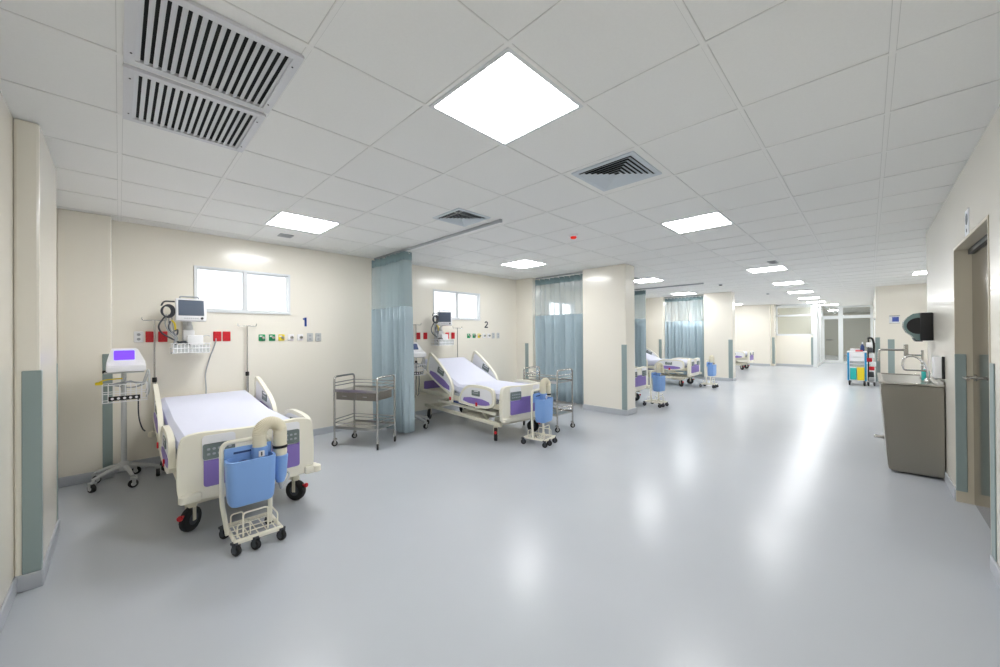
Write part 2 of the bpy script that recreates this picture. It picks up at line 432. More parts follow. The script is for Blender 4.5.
LL = [(1.37, 4.28, 'square ceiling light above the first bed'), (4.82, 4.17, 'square ceiling light above the second bed'),
      (8.3, 3.55, 'square ceiling light above the third bed'), (11.85, 3.95, 'ceiling light above the fourth bed'),
      (17.9, 4.0, 'ceiling light in the last bed bay'), (11.35, -.92, 'ceiling light in the right side passage'), (15.2, 4.0, 'ceiling light above the fifth bed')]
for a in LR+LL: ceiling_light(*a)
def grille(y0, y1, label):
    t = thing('air_grille', label, 'air grille', (.287, (y0+y1)/2, H)); hw, hh = .272, (y1-y0)/2
    bm = new()
    ring_prism(bm, rrect(-hw, hw, -hh, hh, .004, 1), rrect(-hw+.034, hw-.034, -hh+.036, hh-.036, .003, 1), lambda u, v, d: (u, v, d), -.016, -.001)
    obj('frame', bm, 'vent', t, False)
    bm = new(); box(bm, -hw+.04, hw-.04, -hh+.04, hh-.04, -.0035, -.001); obj('duct_shade_sheet', bm, 'vent_shade', t, False)  # flat dark sheet in place of the shaded duct behind the slats
    n = 17
    for i in range(n):
        x = -hw+.042+(2*hw-.084)*i/(n-1)
        bm = new(); g_ = box(bm, -.009, .009, -hh+.036, hh-.036, -.0012, .0012)
        bmesh.ops.transform(bm, matrix=Matrix.Translation((x, 0, -.011)) @ Matrix.Rotation(R(-24), 4, 'Y'), verts=bm.verts)
        obj('slat', bm, 'vent', t, False)
    for sx in (-1, 1):
        for sy in (-1, 1):
            bm = new(); lathe(bm, [(.004, -.018), (.004, -.016)], 'z', (sx*(hw-.022), sy*(hh-.09), 0), 8); obj('screw', bm, 'dark', t)
grille(1.71, 2.27, 'large louvred air grille at the top left, nearer the camera')
grille(2.31, 2.87, 'louvred air grille beside the larger one, farther from the camera')
def diffuser(x, y, s, label):
    t = thing('air_diffuser', label, 'air diffuser', (x, y, H)); h = s/2
    bm = new(); ring_prism(bm, rrect(-h, h, -h, h, .003, 1), rrect(-h+.035, h-.035, -h+.035, h-.035, .003, 1), lambda u, v, d: (u, v, d), -.010, -.001); obj('frame', bm, 'ventblue', t, False)
    bm = new(); box(bm, -h+.03, h-.03, -h+.03, h-.03, -.003, -.001); obj('duct_shade_sheet', bm, 'vent_shade', t, False)  # dark sheet painted for the unlit duct mouth above the louvres
    n = 6
    for i in range(n):
        a = h-.04-i*(h-.05)/n; b = a-(h-.05)/n*.72
        bm = new()   # sloping square louvre ring
        o = [(a, -a), (a, a), (-a, a), (-a, -a)]; q = [(b, -b), (b, b), (-b, b), (-b, -b)]
        for z in (0,):
            vo = [bm.verts.new((u, v, -.017)) for u, v in o]; vi = [bm.verts.new((u, v, -.004)) for u, v in q]
            vo2 = [bm.verts.new((u*.985, v*.985, -.014)) for u, v in o]; vi2 = [bm.verts.new((u*.96, v*.96, -.004)) for u, v in q]
            for k in range(4):
                l = (k+1) % 4
                bm.faces.new((vo[k], vo[l], vi[l], vi[k])); bm.faces.new((vo2[l], vo2[k], vi2[k], vi2[l])); bm.faces.new((vo[l], vo[k], vo2[k], vo2[l]))
        obj('louvre', bm, 'ventblue', t, False)
diffuser(2.60, 1.33, .48, 'square four-way louvred ceiling diffuser beside the large light')
diffuser(2.45, 2.95, .42, 'square ceiling diffuser beside the first curtain track')
def smallvent(x, y, sx, sy, label, cat='vent'):
    t = thing('ceiling_vent', label, cat, (x, y, H))
    bm = new(); ring_prism(bm, rrect(-sx, sx, -sy, sy, .003, 1), rrect(-sx+.02, sx-.02, -sy+.02, sy-.02, .002, 1), lambda u, v, d: (u, v, d), -.01, -.001); obj('frame', bm, 'greyp', t, False)
    for i in range(5):
        bm = new(); x_ = -sx+.03+(2*sx-.06)*i/4; box(bm, x_-.006, x_+.006, -sy+.02, sy-.02, -.009, -.004); obj('slat', bm, 'greyp', t, False)
    bm = new(); box(bm, -sx+.015, sx-.015, -sy+.015, sy-.015, -.003, -.001); obj('duct_shade_sheet', bm, 'dark', t, False)  # dark sheet stands for shade behind the vent slats
smallvent(1.39, 4.93, .07, .07, 'small grey vent between the first bay light and the bed wall')
smallvent(7.75, 1.15, .15, .06, 'small grey vent in front of the third corridor light')
smallvent(7.75, 3.6, .12, .1, 'small grey vent in front of the third bed light')
def detector(x, y, m, label):
    t = thing('smoke_detector', label, 'smoke detector', (x, y, H))
    bm = new(); lathe(bm, [(.055, -.001), (.055, -.012), (.045, -.02), (.03, -.024)], 'z'); obj('base', bm, 'white', t)
    bm = new(); lathe(bm, [(.036, -.022), (.036, -.036), (.026, -.045), (.005, -.047)], 'z'); obj('lens', bm, m, t)
detector(3.85, 2.534, 'redlens', 'ceiling alarm unit with a bright red lens')
detector(10.2, 2.55, 'dark', 'ceiling detector with a dark red lens near the third curtain track')
detector(13.6, 2.15, 'greyp', 'grey ceiling detector in front of the last bays')

# ---------------------------------------------------------------- curtains on tracks
def track(x, y0, y1, label):
    t = thing('curtain_track', label, 'curtain track', (x, y0, H))
    L = y1-y0
    bm = new(); box(bm, -.014, .014, 0, L, -.028, -.001, .003, seg=1); obj('rail', bm, 'greyp', t, False)
    bm = new(); lathe(bm, [(.02, -.03), (.02, -.001)], 'z', (0, 0, 0), 10); obj('end_cap', bm, 'greyp', t)
def curtain(x, y0, y1, waves, amp, label, seed=1, dens=1.0):
    rnd = random.Random(seed)
    t = thing('privacy_curtain', label, 'curtain', (x, y0, 0)); L = y1-y0
    n = waves*14
    ph = [rnd.uniform(.8, 1.2) for _ in range(waves+2)]
    def prof(k, z):
        s = k/n; a = 2*PI*waves*s
        flare = 1+.12*(1-z/H)*math.sin(3.1*s*7+seed)
        am = amp*ph[int(s*waves)]*flare
        return (am*math.sin(a+.35*math.sin(a)) + .012*math.sin(5*s*PI+z*1.3), L*s**dens+.010*math.sin(a*.5+z))
    def band(name, z0, z1, m, parent=t, steps=6):
        bm = new(); rows = []
        for j in range(steps+1):
            z = z0+(z1-z0)*j/steps
            rows.append([bm.verts.new((*prof(k, z), z)) for k in range(n+1)])
        for A, B in zip(rows, rows[1:]):
            for k in range(n): bm.faces.new((A[k], A[k+1], B[k+1], B[k]))
        o = obj(name, bm, m, parent)
        if m != 'net':
            md = o.modifiers.new('thick', 'SOLIDIFY'); md.thickness = .004
        return o
    band('cloth_panel', .05, 1.78, 'curtain', steps=8)
    band('netting_panel', 1.78, 2.42, 'net', steps=3)
    band('header_band', 2.42, 2.53, 'curtain_dark', steps=2)
    band_k = max(2, waves)
    for i in range(band_k):
        hk = new(); k = int((i+.25)*n/band_k); px, py = prof(k, 2.53)
        cyl(hk, (px*.4, py, 2.50), (0, py, 2.549), .005, 6); obj('hook', hk, 'white', t)
track(2.78, 2.72, 5.45, 'grey curtain track on the ceiling between the first two beds')
track(6.2, 3.8, 5.03, 'grey curtain track from the wall pier to the second bay pillar')
track(9.7, 2.80, 5.45, 'grey curtain track on the ceiling before the fourth bed')
track(12.58, 3.56, 4.79, 'grey curtain track from the far pier to the fourth bay pillar')
curtain(2.78, 4.50, 5.42, 12, .075, 'grey green curtain gathered beside the first steel trolley', 1, 1.7)
curtain(6.2, 3.80, 5.02, 10, .045, 'grey green curtain drawn across behind the far trolley', 2)
curtain(9.7, 4.19, 4.50, 7, .07, 'bunched dark curtain just past the second bay pillar', 3)
curtain(12.58, 3.57, 4.78, 11, .045, 'drawn grey green curtain behind the fourth bed', 4)
curtain(15.7, 4.3, 4.9, 6, .06, 'gathered curtain seen through netting in the fifth bay', 5)

# ---------------------------------------------------------------- casters and beds
def caster(parent, x, y, r, m_hub='white', fork='lgrey', top=None, rz=0, w=.028, name='caster', brake=False):
    T = Matrix.Translation((x, y, 0)) @ Matrix.Rotation(rz, 4, 'Z')
    top = top or 2*r+.05
    bm = new(); box(bm, -w/2-.008, -w/2-.002, -.012, .014, r-.01, 2*r+.012); box(bm, w/2+.002, w/2+.008, -.012, .014, r-.01, 2*r+.012)
    box(bm, -w/2-.008, w/2+.008, -.014, .026, 2*r+.006, 2*r+.02); cyl(bm, (0, .02, 2*r+.01), (0, .02, top), .010, 8)
    bmesh.ops.transform(bm, matrix=T, verts=bm.verts); c = obj(name, bm, fork, parent)
    bm = new(); lathe(bm, [(r*.72, -w/2), (r*.95, -w/2+.001), (r, -w/4), (r, w/4), (r*.95, w/2-.001), (r*.72, w/2)], 'x', (0, 0, r), 18)
    bmesh.ops.transform(bm, matrix=T, verts=bm.verts); obj('tyre', bm, 'rubber', c)
    bm = new(); lathe(bm, [(r*.5, -w/2-.0015), (r*.5, w/2+.0015)], 'x', (0, 0, r), 14)
    bmesh.ops.transform(bm, matrix=T, verts=bm.verts); obj('hub', bm, m_hub, c)
    if brake:
        bm = new(); lathe(bm, [(.017, 0), (.019, .012), (.014, .02)], 'y', (0, -r-.02, r+.045), 12); box(bm, -.008, .008, -r-.01, 0, r+.04, r+.052)
        bmesh.ops.transform(bm, matrix=T, verts=bm.verts); obj('brake_pedal', bm, 'red', c)
    return c
def side_rail(parent, mtx, L, Hh, flip=False, slant=0):
    """u along the bed, v up; a rounded cream hoop round a white panel with a purple inset and a grey keypad"""
    F = lambda u, v, d: tuple(mtx @ Vector((d, u, v)))
    if flip: base = [(0, 0), (0, Hh*.75), (L*.08, Hh*.96), (L*.5, Hh), (L*.76, Hh*.92), (L*.93, Hh*.55), (L, Hh*.1), (L*.97, 0)]
    else: base = [(L*.04, 0), (-L*.01, Hh*.12), (L*.03, Hh*.42), (L*.2, Hh*.68), (L*.55, Hh*.88), (L*.88, Hh*1.03), (L, Hh*1.02), (L, Hh*.40), (L*.93, Hh*.08)]
    outer = chaikin(base, 2); cx = L/2; cy = Hh/2
    inner = [(cx+(u-cx)*(1-.075/L*1.1), cy+(v-cy)*(1-.07/Hh)) for u, v in outer]
    bm = new(); ring_prism(bm, outer, inner, F, -.018, .018); hoop = obj('side_rail', bm, 'cream', parent)
    inn2 = [(cx+(u-cx)*(1-.07/L*1.1), cy+(v-cy)*(1-.066/Hh)) for u, v in outer]
    bm = new(); prism(bm, inn2, F, -.009, .009); obj('rail_panel', bm, 'white', hoop, False)
    for s in (-1, 1):
        pu = chaikin([(L*.10, Hh*.12), (L*.15, Hh*.40), (L*.82, Hh*.40), (L*.88, Hh*.12)], 1)
        bm = new(); prism(bm, pu, F, s*.010, s*.0145); obj('purple_inset', bm, 'purple', hoop, False)
        bm = new(); u0 = L*.38; prism(bm, rrect(u0, u0+L*.22, Hh*.50, Hh*.74, .01), F, s*.0095, s*.016); kp = obj('keypad', bm, 'pad', hoop, False)
        bm = new()
        prism(bm, rrect(u0+.025, u0+L*.22-.025, Hh*.60, Hh*.64, .003, 1), F, s*.0155, s*.0180)
        obj('button_row', bm, 'greyp', kp, False)
        bm = new(); prism(bm, rrect(u0+.025, u0+L*.22-.05, Hh*.69, Hh*.73, .003, 1), F, s*.0155, s*.0180)
        obj('button_row', bm, 'white', kp, False)
def make_bed(label, back=0, legs=0):
    """origin on the floor under the bed's middle, foot towards -y"""
    t = thing('hospital_bed', label, 'hospital bed', (0, 0, 0), 0, 'adjustable hospital beds along the wall')
    hw = .42; yf, yh = -1.08, 1.08
    # chassis
    bm = new()
    for s in (-1, 1): box(bm, s*.33-.025, s*.33+.025, yf+.10, yh-.12, .195, .245, .01)
    for y in (yf+.2, yh-.22): box(bm, -.33, .33, y-.03, y+.03, .19, .24, .008)
    ch = obj('chassis', bm, 'cream2', t)
    bm = new(); box(bm, -.2, .2, -.35, .1, .16, .25, .02); obj('battery_box', bm, 'cream2', t)
    bm = new(); box(bm, -.10, .10, -.75, -.55, .14, .22, .015); obj('motor_box', bm, 'cream', t)
    for y0, y1 in ((-.62, -.34), (.62, .34)):
        bm = new()
        for s in (-1, 1): cyl(bm, (s*.26, y0, .23), (s*.26, y1, .46), .022, 10)
        cyl(bm, (-.26, (y0+y1)/2, .345), (.26, (y0+y1)/2, .345), .018, 10); obj('lift_arm', bm, 'cream2', t)
    for sx in (-1, 1):
        for y in (-.87, .84):
            caster(t, sx*(.33 if sx < 0 else .36), y, .084, 'dark', 'cream2', .22, R(-42 if sx < 0 else 35), .044, brake=(y < 0))
    # deck frame
    bm = new()
    for s in (-1, 1): box(bm, s*.40-.02, s*.40+.02, yf+.05, yh-.08, .44, .50, .008)
    for y in (yf+.08, -.35, .30, yh-.12): box(bm, -.4, .4, y-.02, y+.02, .44, .48, .005)
    obj('deck_frame', bm, 'cream2', t)
    for sx in (-1, 1):
        bm = new(); box(bm, sx*.39-.012, sx*.39+.012, -.95, .45, .345, .385, .008); obj('side_channel', bm, 'cream', t)
        bm = new(); box(bm, sx*.425-.006, sx*.425+.006, -.30, .02, .40, .43, .003, seg=1); obj('blue_trim', bm, 'navy', t)
    # platform and mattress in one bent ribbon: foot part flat, back part raised
    a = R(back); hinge = -.05
    def line(y, off):
        if y <= hinge: return (y, .50+off)
        d = y-hinge; return (hinge+d*math.cos(a)-off*math.sin(a), .50+off*math.cos(a)+d*math.sin(a))
    def ribbon(bm, o0, o1, w_, y0, y1, n=24, r=.02):
        rows = []
        for i in range(n+1):
            y = y0+(y1-y0)*i/n; e = r if i in (0, n) else 0
            sec = [(-w_+r, o0), (w_-r, o0), (w_, o0+r), (w_, o1-r), (w_-r, o1), (-w_+r, o1), (-w_, o1-r), (-w_, o0+r)]
            row = []
            for x_, of in sec:
                of2 = min(max(of, o0+e), o1-e); yy, zz = line(y, of2); row.append(bm.verts.new((x_, yy, zz)))
            rows.append(row)
        for A, B in zip(rows, rows[1:]):
            for k in range(8): bm.faces.new((A[k], A[(k+1) % 8], B[(k+1) % 8], B[k]))
        bm.faces.new(rows[0][::-1]); bm.faces.new(rows[-1])
    bm = new(); ribbon(bm, -.01, .025, .40, yf+.07, yh-.07, r=.006); obj('platform', bm, 'greyp', t)
    bm = new(); ribbon(bm, .025, .165, .39, yf+.06, yh-.07, 28, .035); mt = obj('mattress', bm, 'sheet', t)
    # footboard
    def board(y, d, name, zt, zb):
        out = chaikin([(-hw+.02, zb), (-hw-.005, zb+.08), (-hw, zt-.07), (-hw+.05, zt), (-.1, zt-.018), (.1, zt-.018), (hw-.05, zt), (hw, zt-.07), (hw+.005, zb+.08), (hw-.02, zb)], 2)
        bm = new(); prism(bm, out, lambda u, v, dd: (u, y+dd, v), -.028, .028); b_ = obj(name, bm, 'cream', t)
        return b_
    fb = board(yf, -1, 'footboard', .735, .275)
    for s, yy in ((-1, yf-.028), (1, yf+.028)):
        e = .006 if s > 0 else -.006
        bm = new(); prism(bm, rrect(-.285, .315, .36, .572, .02), lambda u, v, d: (u, yy+d, v), 0, e); obj('purple_panel', bm, 'purple', fb, False)
    for cx in (-.20, .22):
        bm = new(); prism(bm, rrect(cx-.094, cx+.094, .54, .708, .022), lambda u, v, d: (u, yf-.028+d, v), 0, -.009); obj('handle_plate', bm, 'white', fb, False)
        bm = new(); prism(bm, rrect(cx-.09, cx+.09, .548, .652, .012), lambda u, v, d: (u, yf-.037+d, v), 0, -.010); kp = obj('keypad', bm, 'pad', fb, False)
        for i in range(5):
            for j in range(2):
                bm = new(); uu = cx-.06+.03*i; vv = .582+.034*j; prism(bm, rrect(uu-.009, uu+.009, vv-.007, vv+.007, .003, 1), lambda u, v, d: (u, yf-.047+d, v), 0, -.003)
                obj('button', bm, 'greyp', kp, False)
    hb = board(yh+.02, 1, 'headboard', .735, .36)
    bm = new(); prism(bm, rrect(-.30, .30, .42, .60, .02), lambda u, v, d: (u, yh-.008+d, v), 0, -.006); obj('purple_panel', bm, 'purple', hb, False)
    for sx in (-1, 1):      # corner bumpers
        bm = new(); bx_ = sx*.405+(.055 if sx < 0 else 0); box(bm, bx_-.055, bx_+.055, yf-.05, yf+.035, .275, .342, .018)
        lathe(bm, [(.022, 0), (.034, .008), (.034, .05), (.022, .058)], 'z', (bx_+sx*.035, yf-.03, .28), 14); obj('bumper', bm, 'cream', t)
        bm = new(); lathe(bm, [(.022, 0), (.034, .008), (.034, .05), (.022, .058)], 'z', (sx*.44, yh+.02, .32), 14); obj('bumper', bm, 'cream', t)
    # side rails
    for sx in (-1, 1):
        m1 = Matrix.Translation((sx*.437, -.99, .415)); side_rail(t, m1, .80, .30, True)
        yb, zb = line(hinge+.03, -.04)
        m2 = Matrix.Translation((sx*.435, yb, zb)) @ Matrix.Rotation(a, 4, 'X'); side_rail(t, m2, .82, .38)
        for y in (-.62, .02):     # rail mounts with red release latches
            bm = new(); box(bm, sx*.43-.018, sx*.43+.018, y-.05, y+.05, .40, .53, .008); mm = obj('rail_mount', bm, 'cream', t)
            bm = new(); xx = sx*.45; box(bm, min(xx, xx+sx*.012), max(xx, xx+sx*.012), y-.02, y+.02, .43, .48, .004, seg=1); obj('release_latch', bm, 'red', mm)
    # drip poles at the head corners
    for sx, top in ((-1, 1.56), (1, 1.51)):
        bm = new(); cyl(bm, (sx*.42, yh+.04, .34), (sx*.42, yh+.04, .92), .014, 10); cyl(bm, (sx*.42, yh+.04, .92), (sx*.42, yh+.04, top), .008, 8)
        p = obj('drip_pole', bm, 'steel', t)
        bm = new(); lathe(bm, [(.018, .90), (.02, .91), (.02, .94), (.018, .95)], 'z', (sx*.42, yh+.04, 0), 12); obj('collar', bm, 'black', p)
        bm = new(); cx = sx*.42
        tube(bm, smooth_path([(cx-.10, yh+.04, top+.03), (cx-.085, yh+.04, top), (cx, yh+.04, top+.003), (cx+.085, yh+.04, top), (cx+.10, yh+.04, top+.03)]), .005, 6); obj('hanger', bm, 'steel', p)
    return t
bed = make_bed('cream hospital bed with flat mattress beside the violet screen monitor stand', 5)
bed.location = (.685, 4.33, 0)
bed2 = make_bed('cream hospital bed with raised back, beyond the first curtain', 20)
bed2.location = (3.85, 4.32, 0); bed2.rotation_euler = (0, 0, R(-5))
b3 = dup(bed2, (7.12, 4.32, 0), 0, 'hospital bed mostly hidden behind the second bay pillar')
b4 = dup(bed2, (10.63, 4.38, 0), 0, 'hospital bed with raised back between the pillars, in front of the drawn curtain')
b5 = dup(bed, (13.72, 4.3, 0), 0, 'hospital bed peeking out just behind the fourth bay pillar')
b6 = dup(bed2, (16.85, 4.3, 0), 0, 'farthest hospital bed, seen beyond the fourth bay pillar')

# ---------------------------------------------------------------- hose carts
def make_hose_cart(label):
    """origin on the floor in the middle of the base; front towards -y"""
    t = thing('hose_cart', label, 'hose cart', (0, 0, 0), 0, 'blue box hose carts at the bed feet')
    x0, x1, y0, y1 = -.11, .15, -.15, .15
    bm = new(); tube(bm, round_path([(x0, y0, .085), (x1, y0, .085), (x1, y1, .085), (x0, y1, .085), (x0, y0+.02, .085)], .02), .012, 8)
    box(bm, x0-.01, x1+.01, y0-.012, y0+.012, .070, .098, .006); obj('base_frame', bm, 'cream', t)
    bm = new()
    for i in range(5): x_ = x0+.03+.05*i; tube(bm, [(x_, y0, .09), (x_, y1, .09)], .004, 6)
    for y in (-.07, 0.0, .08): tube(bm, [(x0, y, .096), (x1, y, .096)], .004, 6)
    for y in (-.10, .10):
        tube(bm, round_path([(x0+.02, y, .09), (x0+.02, y, .17), (x0+.09, y, .17), (x0+.09, y, .09)], .02), .005, 6)
    tube(bm, round_path([(-.06, -.11, .09), (-.06, -.11, .24), (.08, -.11, .24), (.08, -.11, .09)], .02), .006, 6)
    tube(bm, round_path([(x1-.01, -.1, .09), (x1-.01, -.1, .17), (x1-.01, .08, .17), (x1-.01, .08, .09)], .02), .005, 6)
    obj('wire_rack', bm, 'cream', t)
    for x_, y in ((x0+.005, y0), (0, y0-.005), (x1, y0), (x0-.01, y1), (x1, y1)):
        caster(t, x_, y, .033, 'dark', 'dark', .078, R(30), .024)
    bm = new(); tube(bm, round_path([(-.125, .0, .085), (-.155, .0, .30), (-.155, .0, .685), (.12, .0, .685), (.12, .0, .085)], .05, 6), .014, 10); obj('upright_frame', bm, 'cream', t)
    # bucket shaped box
    bm = new()
    prof = [(0.0, .235, .86), (.02, .222, .93), (.06, .24, .97), (.30, .62, 1.0)]
    rows = []
    for (z, w_) in ((.30, .84), (.315, .91), (.36, .95), (.50, .985), (.585, 1.0)):
        rows.append([bm.verts.new((u*w_, v*w_-.085, z)) for u, v in rrect(-.15, .125, -.075, .07, .045, 5)])
    for A, B in zip(rows, rows[1:]):
        n = len(A)
        for k in range(n): bm.faces.new((A[k], A[(k+1) % n], B[(k+1) % n], B[k]))
    bm.faces.new(rows[0][::-1])
    lip = [bm.verts.new((v.co.x*.9-.001, (v.co.y+.085)*.86-.085, .587)) for v in rows[-1]]
    fl = [bm.verts.new((v.co.x, v.co.y, .52)) for v in lip]
    n = len(lip)
    for k in range(n):
        bm.faces.new((rows[-1][k], rows[-1][(k+1) % n], lip[(k+1) % n], lip[k])); bm.faces.new((lip[k], lip[(k+1) % n], fl[(k+1) % n], fl[k]))
    bm.faces.new(fl)
    bx = obj('blue_box', bm, 'blue', t)
    bm = new(); box(bm, -.145, .125, -.022, -.006, .54, .65, .007); obj('back_plate', bm, 'blue', bx)
    bm = new(); box(bm, -.095, .01, -.026, -.021, .608, .621, .002, seg=1); obj('grip_slot', bm, 'navy', bx)
    bm = new(); tube(bm, smooth_path([(-.11, -.10, .545), (-.05, -.06, .56), (.0, -.10, .552), (.06, -.07, .562), (.10, -.09, .55), (.03, -.12, .55), (-.05, -.125, .55), (-.11, -.10, .545)], 5), .012, 8); obj('coiled_cable', bm, 'navy', bx)
    bm = new(); box(bm, -.06, .02, -.115, -.075, .52, .563, .015); obj('coupling', bm, 'white', bx)
    # fat hose: up, over and down
    bm = new(); cx = .1125; P_ = [(.05, -.04, .58), (.05, -.035, .66)]
    for k in range(0, 13):
        a = PI-PI*k/12; P_.append((cx+.0625*math.cos(a), -.035, .715+.068*math.sin(a)))
    P_ += [(.175, -.035, .62), (.175, -.035, .52)]
    rr = []; full = smooth_path(P_, 5)
    for i, p in enumerate(full): rr.append(.042+(.0015 if i % 2 else -.0015))
    tube(bm, full, .042, 16, rad=rr); obj('thick_hose', bm, 'hose', t)
    bm = new(); lathe(bm, [(.047, 0), (.047, .018)], 'z', (.175, -.035, .60), 18); obj('hose_band', bm, 'black', t)
    bm = new(); lathe(bm, [(.046, 0), (.05, .06), (.048, .08)], 'z', (.05, -.04, .555), 18); sl = obj('hose_socket', bm, 'blue', t)
    bm = new(); prism(bm, rrect(.032, .066, .575, .615, .006), lambda u, v, d: (u, -.089+d, v), 0, -.004); obj('label_plate', bm, 'white', sl, False)
    bm = new(); prism(bm, rrect(.045, .053, .582, .608, .003, 2), lambda u, v, d: (u, -.093+d, v), 0, -.001); obj('label_mark', bm, 'dark', sl, False)
    bm = new(); lathe(bm, [(.026, .36), (.038, .40), (.045, .49), (.049, .545), (.045, .55)], 'z', (.175, -.035, 0), 18); obj('hose_sleeve', bm, 'blue', t)
    bm = new(); cyl(bm, (.175, -.035, .37), (.182, -.035, .31), .02, 12, .012); obj('nozzle', bm, 'greyp', t)
    bm = new(); tube(bm, smooth_path([(.182, -.035, .33), (.22, -.02, .35), (.24, .0, .39), (.20, .0, .43)]), .007, 6); obj('cord', bm, 'lgrey', t)
    return t
hc = make_hose_cart('hose cart with blue box standing at the foot of the flat first bed'); hc.location = (.62, 3.0, 0)
dup(hc, (3.72, 2.99, 0), R(8), 'hose cart with blue box before the raised second bed')
dup(hc, (7.20, 2.93, 0), R(-8), 'hose cart with blue box just past the second bay pillar')
dup(hc, (10.62, 2.95, 0), R(-5), 'hose cart at the foot of the bed between the pillars')

# ---------------------------------------------------------------- monitor stands
def make_stand(label, on=True):
    t = thing('monitor_stand', label, 'monitor stand', (0, 0, 0), 0, 'wheeled vital signs monitor stands')
    for k in range(5):
        a = R(-90+72*k+14); p = (.24*math.cos(a), .24*math.sin(a))
        bm = new(); tube(bm, [(0, 0, .16), (p[0]*.5, p[1]*.5, .145), (p[0], p[1], .105)], .018, 8, rad=[.022, .018, .014]); obj('leg', bm, 'lgrey', t)
        caster(t, p[0], p[1], .036, 'white', 'lgrey', .105, a, .03)
    bm = new(); lathe(bm, [(.045, .12), (.045, .18), (.03, .20)], 'z'); cyl(bm, (0, 0, .17), (0, 0, 1.06), .022, 14, .019); obj('column', bm, 'lgrey', t)
    bm = new(); ys = (-.10, .09); xs_ = (-.14, .16)
    for z in (.78, .86, .94): tube(bm, round_path([(xs_[0], ys[0], z), (xs_[1], ys[0], z), (xs_[1], ys[1], z), (xs_[0], ys[1], z), (xs_[0], ys[0]+.01, z)], .01, 2), .004, 6)
    for i in range(9): x_ = xs_[0]+.0375*i; tube(bm, [(x_, ys[0], .94), (x_, ys[0], .78), (x_, ys[1], .78), (x_, ys[1], .94)], .0028, 5)
    b_ = obj('wire_basket', bm, 'white', t)
    bm = new(); box(bm, -.10, .11, -.105, -.095, .795, .835, .003, seg=1); cp = obj('control_strip', bm, 'black', b_)
    for i in range(5):
        bm = new(); lathe(bm, [(.011, 0), (.011, -.006)], 'y', (-.075+.04*i, -.105, .815), 10); obj('dial', bm, 'white', cp)
    bm = new()
    for j in range(4):
        rz = random.random()
        tube(bm, smooth_path([(-.10+.03*j, -.05, .93), (-.02+.02*j, -.08+.03*j, .96), (.08, .02-.02*j, .945), (.14, -.06+.03*j, .93), (.05, -.02, .90), (-.08, .03, .93)], 5), .006, 6)
    obj('coiled_leads', bm, 'greyp', b_)
    bm = new(); tube(bm, smooth_path([(.13, -.02, .93), (.155, -.03, 1.02), (.17, -.02, 1.06), (.18, -.03, .98), (.175, -.03, .86), (.155, -.03, .80)], 5), .007, 6); tube(bm, smooth_path([(.14, -.04, .93), (.175, -.05, 1.03), (.165, -.05, .9), (.15, -.04, .84)], 5), .006, 6); obj('loose_leads', bm, 'lgrey', b_)
    bm = new(); tube(bm, smooth_path([(0, -.01, .99), (-.08, -.03, .99), (-.13, -.05, .985), (-.165, -.06, .965)], 5), .006, 6); box(bm, -.185, -.135, -.075, -.05, .945, .972, .008); obj('yellow_clip', bm, 'yellow', t)
    bm = new(); box(bm, -.13, .14, -.11, .09, 1.045, 1.058, .005); obj('tray', bm, 'lgrey', t)
    bm = new(); box(bm, -.14, -.112, -.06, .02, 1.05, 1.075, .004); obj('side_clamp', bm, 'black', t)
    # sloping console
    bm = new(); sec = [(-.14, 1.06), (-.14, 1.115), (-.045, 1.145), (.03, 1.275), (.07, 1.275), (.085, 1.06)]
    a_ = [bm.verts.new((-.115, y, z)) for y, z in sec]; b2 = [bm.verts.new((.15, y, z)) for y, z in sec]
    for a2, w_ in ((a_, -.085), (b2, .085)):
        for i in (3, 4): a2[i].co.x = w_ if w_ < 0 else .095
    bm.faces.new(a_[::-1]); bm.faces.new(b2)
    for i in range(6): bm.faces.new((a_[i], a_[(i+1) % 6], b2[(i+1) % 6], b2[i]))
    bmesh.ops.bevel(bm, geom=list(bm.edges), offset=.008, segments=2, affect='EDGES'); co = obj('monitor', bm, 'white', t)
    d = Vector((0, .075, .13)).normalized(); n_ = Vector((0, -d.z, d.y)); o_ = Vector((.0, -.045, 1.145))
    bm = new(); prism(bm, rrect(-.065, .075, .025, .125, .008), lambda u, v, dd: tuple(o_+Vector((u, 0, 0))+d*v+n_*dd), -.002, .004)
    obj('screen', bm, 'screen_on' if on else 'navy', co, False)
    bm = new(); tube(bm, smooth_path([(.10, .0, .80), (.10, -.01, .66), (.11, .02, .56), (.13, .05, .48), (.15, .12, .44)], 5), .006, 6); obj('power_cord', bm, 'dark', t)
    return t
st = make_stand('wheeled monitor stand with bright violet screen left of the first bed'); st.location = (.03, 5.07, 0)
s2 = make_stand('wheeled monitor stand with dark blue screen between curtain and second bed', False); s2.location = (3.12, 4.92, 0)

